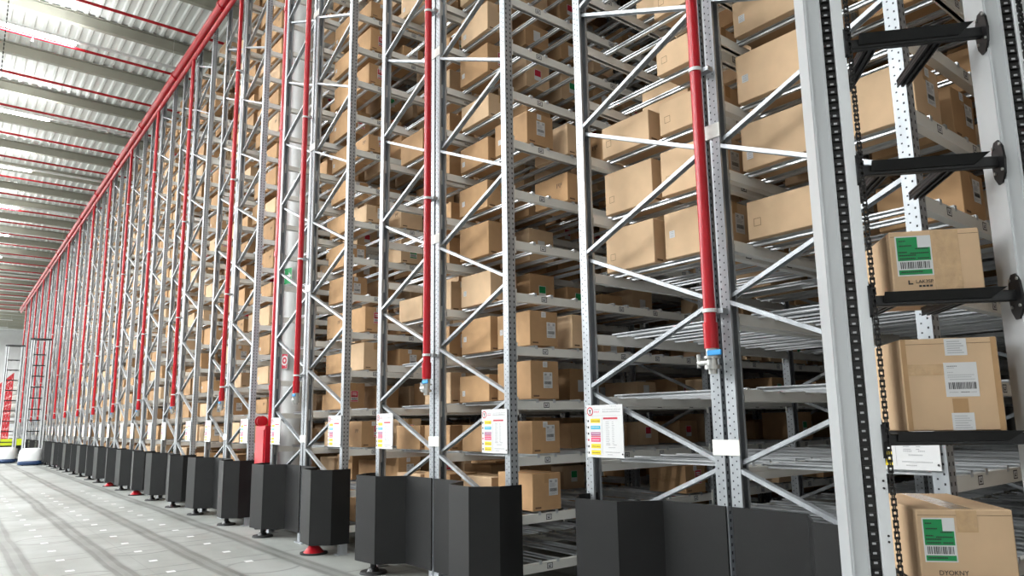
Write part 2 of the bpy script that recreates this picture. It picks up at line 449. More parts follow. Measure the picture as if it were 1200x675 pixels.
def rack(k):
    t = empty('storage_rack', (cx(k), FY, 0))
    if k < 0: where = 'unseen steel storage rack past the white lift robot, added to shade the racks'  # unseen extra rack, added to block light from the right
    elif k == 0: where = 'tall steel storage rack right behind the white lift robot, lower shelves empty'
    elif k == 1: where = 'tall steel storage rack full of cartons, second rack from the lift robot'
    else: where = 'tall steel storage rack, %s rack counted from the lift robot' % ORD[k + 1]
    tag(t, where, 'storage rack', 'storage racks')
    nb = bays(k)
    for by in range(nb + 1):
        for x, rz in ((-HALF, 0), (-.056, PI), (.056, 0), (HALF, PI)):
            obj('upright', POST, t, (x, BAY * by, 0), rz)
    if 0 <= k < 4:
        for s in (-1, 1):
            for up, z, j in braces(): obj('diagonal_brace', BRACE[s, up], t, (0, 0, z))
        for zc in ZC:
            for i in range(4): obj('shelf_beam', BEAM[i], t, (0, 0, zc))
        ry = rod_ys(0)
        for li, zc in enumerate(ZC):
            for s in (0, 1):
                for qi in range(4):
                    if near_rod(li, s, qi): obj('shelf_rod', ROD[s], t, (0, ry[qi], zc + .030))
        for z in (1.41, 3.56, 5.72, 7.9): obj('link_plate', LINK, t, (0, 0, z))
    if k == 0: t.scale.x = 1.03
    for kind in ('shelf_beam', 'shelf_rod', 'diagonal_brace'):
        me = merged(kind, k)
        if me: stuff(obj(kind, me, t))
    return t
for k in range(-1, NROW): rack(k)

# ------------------------------------------------------------------ black guards round the rack feet
GP = [(.026, 3.972), (.54, 3.972), (.72, 3.70), (1.10, 3.66), (1.285, 3.86), (1.30, 4.10)]
def guard_mesh(sgn):
    b = MB(); pts = [(sgn * x, y - FY) for x, y in GP]
    if sgn < 0: pts = pts[::-1]
    b.strip(pts, .012, .13, 1.04, 'guard')
    for (x, y) in ((.50, 3.985), (.46, 3.985), (.22, 3.985)):
        for z in (.25, .62, .90):
            b.tube((sgn * x, y - FY + .002, z), (sgn * x, y - FY - .006, z), .008, 'black', 8)
    return b.mesh('guard_panel')
GUARD = {s: guard_mesh(s) for s in (-1, 1)}
ft = MB(); ft.tube((0, 0, 0), (0, 0, .025), .15, 'rubber', 20, .14); ft.tube((0, 0, .025), (0, 0, .06), .07, 'black', 16, .05); ft.tube((0, 0, .06), (0, 0, .3), .035, 'black', 12)
FOOT = ft.mesh('guard_foot')
ft = MB(); ft.tube((0, 0, 0), (0, 0, .02), .17, 'rubber', 20); ft.tube((0, 0, .02), (0, 0, .10), .13, 'red', 20, .06); ft.tube((0, 0, .10), (0, 0, .3), .045, 'red', 14)
RFOOT = ft.mesh('guard_foot')
for k in range(NROW):
    for s in (-1, 1):
        g = empty('rack_guard', (cx(k), FY, 0))
        obj('guard_panel', GUARD[s], g)
        red = s > 0 and k in (2, 5, 6)
        fo = obj('guard_foot', RFOOT if red else FOOT, g, (s * .93, 3.80 - FY, 0))
        if red: fo['label'] = 'red foot under the guard'
        place = 'rack behind the lift robot' if k == 0 else '%s rack from the lift robot' % ORD[k + 1]
        tag(g, 'black sheet guard around the %s feet of the %s' % ('left' if s < 0 else 'right', place), 'guard', 'black guards in front of the racks')

# ------------------------------------------------------------------ instruction boards
def sign_meshes():
    W, Hh = .39, .40
    b = MB(); b.bevel_box(0, W, -.006, 0, 0, Hh, .0015, 'paper')
    b.box(.002, W - .002, 0, .004, .002, Hh - .002, 'ink_soft')
    b.tube((.378, -.0065, .03), (.378, -.011, .03), .006, 'ink', 8)
    board = b.mesh('board')
    F = -.0072
    def rect(b, x0, x1, z0, z1, m, d=0): b.box(x0, x1, F - d, F + .001 - d, z0, z1, m)
    ic = MB(); n = 24
    ic.tube((.043, F + .001, .352), (.043, F, .352), .034, 'redlab', n)
    ic.tube((.043, F, .352), (.043, F - .0006, .352), .025, 'paper', n)
    ic.bar((.033, F - .001, .366), (.043, F - .001, .350), .001, .007, 'ink'); ic.bar((.053, F - .001, .366), (.043, F - .001, .350), .001, .007, 'ink')
    ic.bar((.043, F - .001, .352), (.043, F - .001, .334), .001, .007, 'ink', (1, 0, 0))
    icon = ic.mesh('round_symbol')
    tt = MB(); r = random.Random(3)
    for (x0, x1, z, h, m) in ((.09, .145, .343, .012, 'pink'), (.09, .14, .362, .008, 'ink_soft'), (.18, .36, .343, .010, 'ink_soft'), (.18, .37, .362, .006, 'ink_soft'), (.26, .33, .385, .005, 'ink_soft')):
        x = x0
        while x < x1:
            wd = r.uniform(.006, .012); rect(tt, x, x + wd, z, z + h * r.uniform(.6, 1), m); x += wd + .006
    rect(tt, .01, .37, .318, .3195, 'ink_soft')
    title = tt.mesh('title_text')
    rows = []
    for i, (m, h) in enumerate((('yellow', .032), ('cyan', .026), ('plum', .026), ('pink', .034), ('yellow', .034), ('yellow', .034))):
        rb = MB(); z = .270 - .0485 * i
        rect(rb, .047, .150, z - .006, z - .006 + h, m)
        if i == 2: rect(rb, .047, .150, z - .016, z - .009, 'redlab')
        rect(rb, .012, .026, z + .0, z + .016, 'ink' if i != 3 else 'redlab')
        x = .058
        while x < .138:
            wd = r.uniform(.004, .010); rect(rb, x, x + wd, z + .006, z + .012, 'paper' if m in ('cyan', 'plum', 'pink') else 'outline', .0006); x += wd + .004
        rows.append(rb.mesh('coloured_row'))
    tb = MB(); rect(tb, .185, .335, .290, .304, 'redlab'); rect(tb, .170, .171, .02, .305, 'ink_soft')
    for i in range(13):
        z = .268 - .0135 * i
        for x0, x1 in ((.21, .25), (.275, .30)):
            rect(tb, x0, x1 - r.uniform(0, .012), z, z + .004, 'ink_soft')
    for x0, x1, z in ((.21, .25, .095), (.285, .315, .095), (.235, .30, .075), (.20, .35, .04), (.22, .27, .022)):
        x = x0
        while x < x1: rect(tb, x, x + .005, z, z + .006, 'ink_soft'); x += .009
    return board, icon, title, rows, tb.mesh('text_table')
SB, SI, ST, SR, STT = sign_meshes()
for k in range(NROW - 4):
    for s in (-1, 1):
        x = cx(k) + (-1.245 if s < 0 else .87) + (s * .035 if k == 0 else 0)
        g = obj('instruction_board', SB, None, (x, FY - .056, 1.315))
        obj('round_symbol', SI, g); obj('title_text', ST, g); obj('text_table', STT, g)
        for rme in SR: obj('coloured_row', rme, g)
        place = 'rack behind the lift robot' if k == 0 else '%s rack from the lift robot' % ORD[k + 1]
        tag(g, 'white board with coloured rows on %s post of the %s' % ('left' if s < 0 else 'right', place), 'sign', 'instruction boards on the rack posts')

# ------------------------------------------------------------------ red sprinkler mains and risers
PY = 3.895
m_ = MB(); m_.tube((-64, 3.85, 10.40), (-1, 3.85, 10.40), .085, 'red', 20)
mp = tag(m_.build('sprinkler_main'), 'thick red main pipe running along the top front of all racks', 'pipe')
cm = MB(); cm.tube((-.05, 0, 0), (.05, 0, 0), .105, 'red', 20); cm.box(-.03, .03, -.03, .03, -.135, .135, 'red'); cme = cm.mesh('pipe_coupling')
for i in range(16): obj('pipe_coupling', cme, mp, (-3.0 - 3.9 * i, 3.85, 10.40))
m_ = MB(); m_.tube((-64, PY, 10.19), (-1, PY, 10.19), .05, 'red', 16)
mp2 = tag(m_.build('sprinkler_main'), 'thinner red pipe just below the thick main pipe along the rack tops', 'pipe')
rs = MB(); rs.tube((0, 0, 2.22), (0, 0, 10.145), .040, 'red', 16); rs.tube((0, 0, 2.05), (0, 0, 2.22), .048, 'red', 16, .050); RIS = rs.mesh('pipe_riser')
vl = MB()
vl.tube((0, 0, 2.05), (0, 0, 2.0), .040, 'fitting', 14); vl.tube((0, 0, 2.0), (0, 0, 1.985), .055, 'fitting', 14); vl.tube((0, 0, 1.985), (0, 0, 1.94), .036, 'fitting', 14)
vl.tube((0, 0, 1.94), (0, 0, 1.915), .054, 'fitting', 14); vl.tube((0, 0, 1.915), (0, 0, 1.885), .030, 'fitting', 12)
vl.tube((-.03, 0, 1.96), (-.11, 0, 1.96), .020, 'fitting', 10); vl.tube((-.11, 0, 1.93), (-.11, 0, 2.02), .012, 'fitting', 10)
VAL = vl.mesh('drain_valve')
hl = MB(); hl.bevel_box(.0, .11, -.058, -.045, 2.0, 2.035, .004, 'blue'); HAN = hl.mesh('valve_lever')
bd = MB(); bd.tube((0, 0, -.012), (0, 0, .012), .047, 'white', 16); bd.box(-.03, .09, .02, .075, -.02, .01, 'galv'); BAND = bd.mesh('pipe_clamp')
for k in range(NROW):
    t = empty('sprinkler_riser', (cx(k) - (.08 if k == 2 else 0), PY, 0))
    obj('pipe', RIS, t); obj('drain_valve', VAL, t)
    o = obj('valve_lever', HAN, t); o['label'] = 'blue valve lever'
    for z in (2.30, 4.0, 6.2, 8.4): obj('pipe_clamp', BAND, t, (0, 0, z))
    place = 'rack behind the lift robot' if k == 0 else '%s rack from the lift robot' % ORD[k + 1]
    tag(t, 'upright red pipe at the middle posts of the %s' % place, 'pipe', 'red upright pipes along the racks')

# ------------------------------------------------------------------ cartons
# mesh kits: height classes, two board tints
BW, BL = .345, .525
HTS = [.24, .27, .30, .335, .36]
def carton(h, side, W=BW, L_=BL, kraft='kraft'):
    b = MB(); x0, x1, y0, y1 = -L_ / 2, L_ / 2, -W / 2, W / 2
    b.bevel_box(x0, x1, y0, y1, 0, h, .004, kraft)
    # flap seams on the top and the folded edges of the end panels
    b.slab((0, 0, h), (1, 0, 0), (0, 1, 0), x0 + .006, x1 - .006, -.0015, .0015, .0006, 'kraft_edge')
    if side in (1, 3):                                     # thin printed square on the long side
        a, z = x0 + .05, .06 + h * .1
        for (p, q, r_, t) in ((0, .055, 0, .003), (0, .055, .052, .055), (0, .003, 0, .055), (.052, .055, 0, .055)):
            b.slab((a, y0, z), (1, 0, 0), (0, 0, 1), p, q, r_, t, .0005, 'outline')
    if side == 3:
        for i in range(4): b.slab((x1 - .17, y0, h * .55), (1, 0, 0), (0, 0, 1), .022 * i, .022 * i + .014, (i % 2) * .02, .05, .0005, 'outline')
    b.slab((x1, 0, 0), (0, 1, 0), (0, 0, 1), y0 + .03, y0 + .10, .02, .035, .0006, 'outline')
    return b.mesh('cardboard_box')
CART = {(i, s, kr): carton(h, s, kraft=kr) for i, h in enumerate(HTS) for s in range(4) for kr in ('kraft', 'kraft_pale')}
def label_mesh(kind, W=.11, Hh=.15):
    b = MB(); u, v = (0, 1, 0), (0, 0, 1); r = random.Random(kind)
    b.slab((0, 0, 0), u, v, 0, W, 0, Hh, .001, 'paper')
    def bars(z0, z1, m, x0=.010, x1=None):
        x = x0; x1 = x1 or W - .010
        while x < x1:
            wd = r.uniform(.0015, .004); b.plate((0, 0, 0), u, v, x, min(x + wd, x1), z0, z1, m, .0018); x += wd + r.uniform(.0015, .003)
    def lines(z0, z1, m, x0=.010, x1=None, n=3):
        for i in range(n):
            z = z0 + (z1 - z0) * i / n; x = x0; xe = (x1 or W - .012) * r.uniform(.6, 1)
            b.plate((0, 0, 0), u, v, x0, max(x0 + .01, xe), z, z + (z1 - z0) / n * .4, m, .0022)
    if kind in ('green', 'red'):
        m = 'green' if kind == 'green' else 'redlab'
        b.plate((0, 0, 0), u, v, .004, W - .004, .062, Hh - .004, m, .0014)
        b.plate((0, 0, 0), u, v, .004, W - .004, .004, .020, m, .0014)
        if kind == 'green': b.plate((0, 0, 0), u, v, W - .042, W - .006, Hh - .042, Hh - .006, 'paper', .0018)
        else:
            b.plate((0, 0, 0), u, v, .02, W - .02, Hh * .60, Hh * .68, 'paper', .0018); b.plate((0, 0, 0), u, v, .02, W - .02, Hh * .76, Hh * .84, 'paper', .0018)
        bars(.026, .054, 'ink'); lines(.072, .10, 'outline')
    else:
        bars(.035, .065, 'ink'); lines(.078, Hh - .035, 'ink_soft', n=5); lines(.010, .028, 'ink_soft', n=2)
        lines(Hh - .03, Hh - .008, 'ink', x1=.06, n=2)
        b.plate((0, 0, 0), u, v, W - .036, W - .010, Hh - .034, Hh - .010, 'ink_soft', .0018)
    return b.mesh('shipping_label')
LAB = {q: label_mesh(q) for q in ('green', 'red', 'white')}
st = MB(); st.slab((0, 0, 0), (0, 1, 0), (0, 0, 1), -.028, .028, -.055, 0, .0009, 'paper')
for i in range(3): st.plate((0, 0, 0), (0, 1, 0), (0, 0, 1), -.018, .016, -.020 - .012 * i, -.016 - .012 * i, 'ink_soft', .0016)
SEAL = st.mesh('paper_seal')
sk = MB(); sk.slab((0, 0, 0), (1, 0, 0), (0, 0, 1), 0, .05, 0, .055, .0009, 'paper')
for i in range(4): sk.plate((0, 0, 0), (1, 0, 0), (0, 0, 1), .007, .043, .008 + .012 * i, .013 + .012 * i, 'ink_soft', .0016)
SIDE = sk.mesh('small_sticker')
def tape_mesh(h, W=BW, L_=BL):
    b = MB()
    a0, a1, a2 = -L_ / 2 + .006, L_ / 2 + .0001, L_ / 2 + .0009
    b.prism([(a0, h + .0002), (a1, h + .0002), (a1, h - .09), (a2, h - .09), (a2, h + .0014), (a0, h + .0014)], -.03, .03, 'tape', 'y')
    return b.mesh('packing_tape')
TAPE = [tape_mesh(h) for h in HTS]

XOFF = {'La': -1.022, 'Li': -.388, 'Ri': .352, 'Ra': 1.000}
YS = [.405 + .54 * j for j in range(5)]
def slot_y(j): return FY + YS[j % 5] + BAY * (j // 5)
def hcls(h): return min(range(5), key=lambda i: abs(HTS[i] - h))
SPEC = {}                                            # (k, column, slot, level) -> (height class, label, side print)
def put(k, col, j, n, h=None, lab=None, side=None):
    SPEC[k, col, j, n] = (R.randrange(5) if h is None else hcls(h), lab or R.choice(['white', 'white', 'red', 'red', 'green', 'none']), R.randrange(4) if side is None else side)
# boxes read off the photograph, rack behind the robot
for n, h, l, s in ((5, .35, 'green', 1), (6, .36, 'none', 1), (7, .27, 'none', 1)): put(0, 'La', 0, n, h, l, s)
for n, h, l, s in ((5, .36, 'white', 2), (6, .36, 'white', 1), (7, .28, 'none', 1), (8, .25, 'none', 3), (9, .30, 'none', 1)): put(0, 'Li', 0, n, h, l, s)
for n, h, l, s in ((5, .265, 'white', 1), (6, .335, 'white', 2), (7, .36, 'none', 2), (8, .27, 'white', 2), (9, .30, 'white', 1)): put(0, 'Ri', 0, n, h, l, s)
for n, h, l, s in ((6, .36, 'white', 0),): put(0, 'Ra', 0, n, h, l, s)
# second rack
for n, h, l, s in ((1, .335, 'white', 0), (2, .30, 'white', 0), (3, .36, 'white', 0), (4, .335, 'white', 2), (8, .335, 'white', 2)): put(1, 'Ra', 0, n, h, l, s)
for n, h, l, s in ((4, .335, 'red', 0), (7, .30, 'green', 3), (8, .335, 'white', 0)): put(1, 'Ra', 1, n, h, l, s)
for n, h, l, s in ((0, .27, 'white', 0), (1, .27, 'none', 0), (2, .27, 'none', 0), (3, .27, 'none', 2), (4, .36, 'white', 2), (5, .335, 'red', 2), (6, .36, 'green', 0), (7, .30, 'green', 2), (8, .27, 'none', 2),
                   (9, .27, 'green', 0), (10, .335, 'red', 2), (11, .335, 'red', 2), (12, .335, 'white', 2), (13, .30, 'red', 2)): put(1, 'Ri', 0, n, h, l, s)
for n, h, l, s in ((0, .27, 'none', 0), (1, .27, 'none', 0), (2, .27, 'none', 0), (3, .335, 'green', 0), (4, .335, 'white', 0), (5, .335, 'red', 0), (6, .335, 'none', 0), (7, .24, 'red', 0), (8, .335, 'none', 0), (9, .30, 'none', 0),
                   (10, .335, 'green', 0), (11, .24, 'green', 0), (13, .30, 'none', 0)): put(1, 'Li', 0, n, h, l, s)
for n, h, l, s in ((1, .24, 'none', 0), (2, .27, 'red', 0), (5, .27, 'red', 0), (9, .335, 'none', 0), (13, .30, 'none', 2)): put(1, 'La', 0, n, h, l, s)
for k in range(-1, NROW):
    for col in XOFF:
        for j in range(5 * bays(k)):
            for n in range(20):
                key = (k, col, j, n)
                if key in SPEC or (k == 1 and n == 0 and col in ('Ra', 'Ri')): continue
                if k in (0, 1) and j == 0 and n < 14: continue
                if k == 0 and n <= 4: continue
                if k == 2 and col == 'La' and j == 0: continue
                p = .80 if k < 4 else .68
                if k == 2: p = {'La': .0, 'Li': .2, 'Ri': .88, 'Ra': .60}[col] if j == 0 else .7
                elif j > 0: p = .62 if col in ('Ra', 'La') else .72
                if k == 1 and col == 'Ra' and 0 < j < 5: p = .12
                if k == 0 and col in ('La',) and j in (1, 2) : p = .3
                if k == 0 and col == 'Ra' and j in (1, 2, 3): p = .7 if n > 5 else .85
                if R.random() < p: put(k, col, j, n)
    R.random()
put(0, 'Ra', 1, 5, .30, 'white', 0); put(0, 'Ra', 2, 5, .27, 'red', 0); put(0, 'Ra', 1, 6, .335, 'white', 0); put(0, 'La', 1, 8, .30, 'none', 0)

CAM = Vector((0, 0, 1.6))
YAW, PIT, ROL = -.892203249, .161171093, -.0165653983
FPX, PCX, PCY = 835.81, 610.94, 357.88
_cy, _sy, _cp, _sp = math.cos(YAW), math.sin(YAW), math.cos(PIT), math.sin(PIT)
FWD = Vector((_sy * _cp, _cy * _cp, _sp)); _r0 = Vector((_cy, -_sy, 0)); _u0 = _r0.cross(FWD)
RGT = _r0 * math.cos(ROL) + _u0 * math.sin(ROL); UPV = -_r0 * math.sin(ROL) + _u0 * math.cos(ROL)
def box_pos(key):
    k, col, j, n = key
    return Vector((cx(k) + XOFF[col], slot_y(j), ZC[n] + BOXZ))
def rank(key):
    k, col, j, n = key; p = box_pos(key) - CAM; d = p.dot(FWD)
    if d < .5: return 1e9
    x, y = p.dot(RGT) / d, p.dot(UPV) / d
    if not (-.78 < x < .76) or y > .47 or y < -.46: return 1e9
    if j > 0 and col != 'Ra' and not (k == 0 and j < 3): return 1e8 + d
    if j > 6: return 1e8 + d
    return d + j * .8
order = sorted(SPEC, key=rank)
SOLO = [q for q in order[:300] if rank(q) < 1e8]
solo = set(SOLO)
COLN = {'La': 'left outer column', 'Li': 'left inner column', 'Ri': 'right inner column', 'Ra': 'right outer column'}
used = set()
for key in SOLO:
    k, col, j, n = key; hc, lab, side = SPEC[key]
    pale = R.random() < .34 or (k == 0 and j == 0)
    o = obj('cardboard_box', CART[hc, side, 'kraft_pale' if pale else 'kraft'], None, box_pos(key))
    o.location.x += R.uniform(-.012, .012); o.location.y += R.uniform(-.012, .012); o.rotation_euler.z = R.uniform(-.018, .018)
    h = HTS[hc]
    obj('packing_tape', TAPE[hc], o)
    if lab != 'none':
        obj('shipping_label', LAB[lab], o, (BL / 2 + .0006, R.uniform(-.05, .04), h * R.uniform(.22, .40)))
        if R.random() < .6: obj('paper_seal', SEAL, o, (BL / 2 + .0012, R.uniform(-.02, .02), h - .006))
    if side == 2: obj('small_sticker', SIDE, o, (-BL / 2 + R.uniform(.03, .06), -BW / 2 - .0006, h * R.uniform(.2, .45)))
    look = {'green': 'green-labelled ', 'red': 'red-labelled ', 'white': 'white-labelled ', 'none': 'unlabelled '}[lab]
    place = '' if j == 0 else '%s place back, ' % ORD[j + 1]
    whose = 'rack behind robot' if k == 0 else '%s rack from robot' % ORD[k + 1] if k > 0 else 'outermost rack'
    tag(o, '%skraft carton, %s shelf, %s, %s%s' % (look, ORD[n + 1], COLN[col], place or 'front, ', whose), 'box', 'cardboard boxes on the racks')
b = MB()
for key in SPEC:
    if key in solo: continue
    k, col, j, n = key; hc, lab, side = SPEC[key]; p = box_pos(key); h = HTS[hc]
    kr = 'kraft_pale' if R.random() < .4 else 'kraft'
    b.box(p.x - BL / 2, p.x + BL / 2, p.y - BW / 2, p.y + BW / 2, p.z, p.z + h, kr)
    if lab != 'none' and k < 6:
        o = (p.x + BL / 2, p.y - .05, p.z + h * .3)
        b.slab(o, (0, 1, 0), (0, 0, 1), 0, .10, 0, .13, .001, 'paper')
        if lab != 'white': b.plate(o, (0, 1, 0), (0, 0, 1), .005, .095, .05, .125, 'green' if lab == 'green' else 'redlab', .0018)
o = stuff(b.build('cardboard_boxes')); tag(o, 'the many further kraft cartons filling the shelves of the distant racks', 'boxes')

# ------------------------------------------------------------------ lift robot
RYAW = math.radians(40.614)
WV = Vector((-math.sin(RYAW), math.cos(RYAW), 0)); UV = Vector((math.cos(RYAW), math.sin(RYAW), 0))
D0 = 2.75; UC = 1.034
RH = 5.7
TRAYS = [1.022, 1.540, 2.038, 2.535, 3.046, 3.546, 4.046, 4.546, 5.046]
def robot_meshes():
    me = {}
    PW, PD = .138, .15
    for s in (-1, 1):
        xo, xi = (-.396, -.258) if s < 0 else (.238, .396)
        b = MB(); w = xi - xo
        x1, x2, x3 = xo + .062, xo + .100, xi
        b.box(xo, x1, 0, PD, .70, RH, 'alu'); b.box(x1, x2, .030, PD, .70, RH, 'alu'); b.box(x2, x3, .002, PD, .70, RH, 'alu')
        b.box(xo + .006, xo + .012, -.003, 0, .70, RH, 'alu'); b.box(x1 - .010, x1 - .002, -.004, 0, .70, RH, 'alu')
        me['mast', s] = b.mesh('mast_post')
        cb = MB(); cb.box(x2 + .001, x3 + .001, -.010, .002, .70, RH, 'cover')
        for z in (1.17, 1.19, 1.35, 1.375): cb.tube((x3 - .012, -.010, z), (x3 - .012, -.013, z), .004, 'ink', 8)
        me['cover', s] = cb.mesh('mast_cover')
        tb = MB(); tb.box(x1 + .001, x2, .010, .030, .70, RH, 'chain'); z = .74
        while z < RH - .03:
            tb.box(x1 + .004, x2 - .004, .000, .010, z, z + .014, 'chain'); tb.box(x1 + .012, x1 + .024, -.0012, .0, z + .003, z + .010, 'ink_soft'); z += .032
        me['belt', s] = tb.mesh('toothed_belt')
        ch = MB(); xc = xi + .014 if s < 0 else xo + .115; yc = -.016; z = .74; i = 0
        while z < RH - .03:
            if i % 2 == 0:
                for q in (-.008, .005): ch.box(xc + q, xc + q + .003, yc - .005, yc + .005, z - .005, z + .023, 'chain')
            else:
                for q in (-.0045, .002): ch.box(xc + q, xc + q + .0025, yc - .005, yc + .005, z - .005, z + .023, 'chain')
            ch.tube((xc - .009, yc, z), (xc + .009, yc, z), .004, 'chain', 8); z += .0185; i += 1
        me['chain', s] = ch.mesh('lift_chain')
    c = MB(); c.bevel_box(-.41, .41, -.02, .17, RH, RH + .09, .01, 'black'); me['top'] = c.mesh('top_bar')
    # tray: tilted front lip, cross channel, two arms that reach back, plate at the right mast
    t = MB()
    t.prism([(.006, -.032), (.012, -.034), (-.010, .002), (-.016, .002)], -.205, .150, 'black', 'x')
    t.box(-.205, .185, .012, .05, -.024, -.008, 'black')
    t.bevel_box(-.258, .238, .012, .042, -.046, -.006, .004, 'black')
    t.add([(.150, -.018, .002), (.150, .006, -.032), (.115, .006, -.032), (.150, -.012, .002), (.150, .012, -.034), (.195, -.018, .002), (.195, -.012, .002)], [(0, 1, 5), (3, 6, 4), (1, 4, 6, 5), (0, 5, 6, 3)], 'black')
    me['tray'] = t.mesh('tray')
    a = MB()
    a.bevel_box(-.024, .024, .03, .43, -.026, -.008, .003, 'black'); a.box(-.024, -.018, .03, .43, -.008, .0, 'black'); a.box(.018, .024, .03, .43, -.008, .0, 'black'); a.box(-.004, .004, .03, .43, -.034, -.026, 'black'); a.box(-.024, -.018, .03, .43, -.034, -.026, 'black'); a.box(.018, .024, .03, .43, -.034, -.026, 'black')
    me['arm'] = a.mesh('tray_arm')
    br = MB(); pts = [(.06 * math.cos(t_) * .8 + .0, .085 * math.sin(t_)) for t_ in [i * 2 * PI / 10 for i in range(10)]]
    br.prism([(p[0] + .022, p[1] - .030) for p in pts], .232, .240, 'black', 'x')
    br.prism([(.0, -.10), (.03, -.10), (.03, .05), (.0, .05)], .190, .238, 'black', 'x') if False else None
    for (yy, zz) in ((-.012, .03), (.044, .03), (-.012, -.066), (.044, -.066)): br.tube((.231, yy, zz), (.226, yy, zz), .006, 'fitting', 8)
    me['bracket'] = br.mesh('tray_bracket')
    br = MB(); br.prism([(p[0] + .022, p[1] - .030) for p in pts], -.262, -.252, 'black', 'x'); br.box(-.262, -.235, -.006, .04, -.05, .035, 'black')
    me['bracket2'] = br.mesh('tray_bracket')
    # base
    n = 32; b = MB(); prof = [(.46, .20), (.47, .28), (.47, .52), (.44, .66), (.36, .74), (.30, .76)]
    ring = lambda r, z: [(r * 1.0 * math.copysign(abs(math.cos(2 * PI * i / n)) ** .7, math.cos(2 * PI * i / n)), .12 + r * 1.08 * math.copysign(abs(math.sin(2 * PI * i / n)) ** .7, math.sin(2 * PI * i / n)), z) for i in range(n)]
    vs = []
    for r, z in prof: vs += ring(r, z)
    fs = [(k * n + i, k * n + (i + 1) % n, (k + 1) * n + (i + 1) % n, (k + 1) * n + i) for k in range(len(prof) - 1) for i in range(n)]
    b.add(vs, fs, 'white', True); b.add(ring(.30, .76), [tuple(range(n))], 'white'); b.add(ring(.46, .20), [tuple(range(n))[::-1]], 'white')
    me['base'] = b.mesh('base')
    b = MB(); vs = ring(.48, .03) + ring(.50, .05) + ring(.50, .17) + ring(.47, .20)
    fs = [(k * n + i, k * n + (i + 1) % n, (k + 1) * n + (i + 1) % n, (k + 1) * n + i) for k in range(3) for i in range(n)]
    b.add(vs, fs, 'navy', True); b.add(ring(.48, .03), [tuple(range(n))[::-1]], 'navy'); me['bumper'] = b.mesh('bumper')
    wl = MB()
    me['wheel'] = None
    wl.tube((-.025, 0, .075), (.025, 0, .075), .075, 'rubber', 20); wl.tube((-.027, 0, .075), (.027, 0, .075), .035, 'fitting', 14); me['wheel'] = wl.mesh('wheel')
    return me
RM = robot_meshes()
def robot(loc, rz, label):
    t = empty('lift_robot', loc, rz); tag(t, label, 'robot', 'lift robots')
    bs = obj('base', RM['base'], t); obj('bumper', RM['bumper'], bs)
    for x in (-.28, .28):
        for y in (-.1, .34): obj('wheel', RM['wheel'], t, (x, y, 0))
    for s in (-1, 1):
        p = obj('mast_post', RM['mast', s], t); q = obj('mast_cover', RM['cover', s], p); q['label'] = 'white front cover'
        q = obj('toothed_belt', RM['belt', s], p); q['label'] = 'black toothed belt'
        obj('lift_chain', RM['chain', s], t)
    obj('top_bar', RM['top'], t)
    for z in TRAYS:
        tr = obj('tray', RM['tray'], t, (0, 0, z))
        for x in (-.15, .085): obj('tray_arm', RM['arm'], tr, (x, 0, 0))
        obj('tray_bracket', RM['bracket'], tr); obj('tray_bracket', RM['bracket2'], tr)
    return t
RL = WV * D0 + UV * UC
robot((RL.x, RL.y, 0), RYAW, 'tall white lift robot with black trays close to the viewer, carrying three cartons')
robot((-39.8, 3.30, 0), math.radians(80), 'tall lift robot far down the aisle, the nearer of two beside the black guards')
robot((-43.5, 2.55, 0), math.radians(80), 'tall lift robot far down the aisle, the further of two, partly hidden')

# cartons carried by the near robot: front panel towards the viewer
def carried(u0, u1, z, h, length, label_fn, lab, rz=0.0, tilt=0.0):
    W = u1 - u0; b = MB()
    b.bevel_box(-W / 2, W / 2, 0, length, 0, h, .004, 'kraft_pale')
    b.slab((0, 0, h), (1, 0, 0), (0, 1, 0), -.0015, .0015, .006, length - .006, .0006, 'kraft_edge')
    b.slab((0, 0, 0), (1, 0, 0), (0, 0, 1), -W / 2 + .004, W / 2 - .004, h - .020, h - .0185, .0005, 'outline')
    o = b.build('cardboard_box')
    u = (u0 + u1) / 2
    P = WV * (D0 + .012) + UV * u
    o.location = (P.x, P.y, z); o.rotation_euler = (0, 0, RYAW + rz)
    t = MB(); t.slab((0, 0, h), (1, 0, 0), (0, 1, 0), -.035, .035, .004, length - .004, .0010, 'clear_tape'); t.build('packing_tape', o)
    label_fn(o, W, h, o)
    return tag(o, lab, 'box', 'cartons on the near lift robot')
def strip_(o, x0, x1, z0, z1, m, t=.0008):
    b = MB(); front(b, x0, x1, z0, z1, m, t); b.build('packing_tape', o)
def front(b, x0, x1, z0, z1, m, t=.0008, base=0.0): b.slab((0, -base, 0), (1, 0, 0), (0, 0, 1), x0, x1, z0, z1, t, m)
def text(o, s, size, x, z):
    cu = bpy.data.curves.new('printed_mark', 'FONT'); cu.body = s; cu.size = size; cu.extrude = .0003
    cu.materials.append(M['ink']); tmp = bpy.data.objects.new('printed_mark', cu); me = bpy.data.meshes.new_from_object(tmp); bpy.data.objects.remove(tmp); q = obj('printed_mark', me, o)
    q.location = (x, -.0010, z); q.rotation_euler = (PI / 2, 0, 0); return q
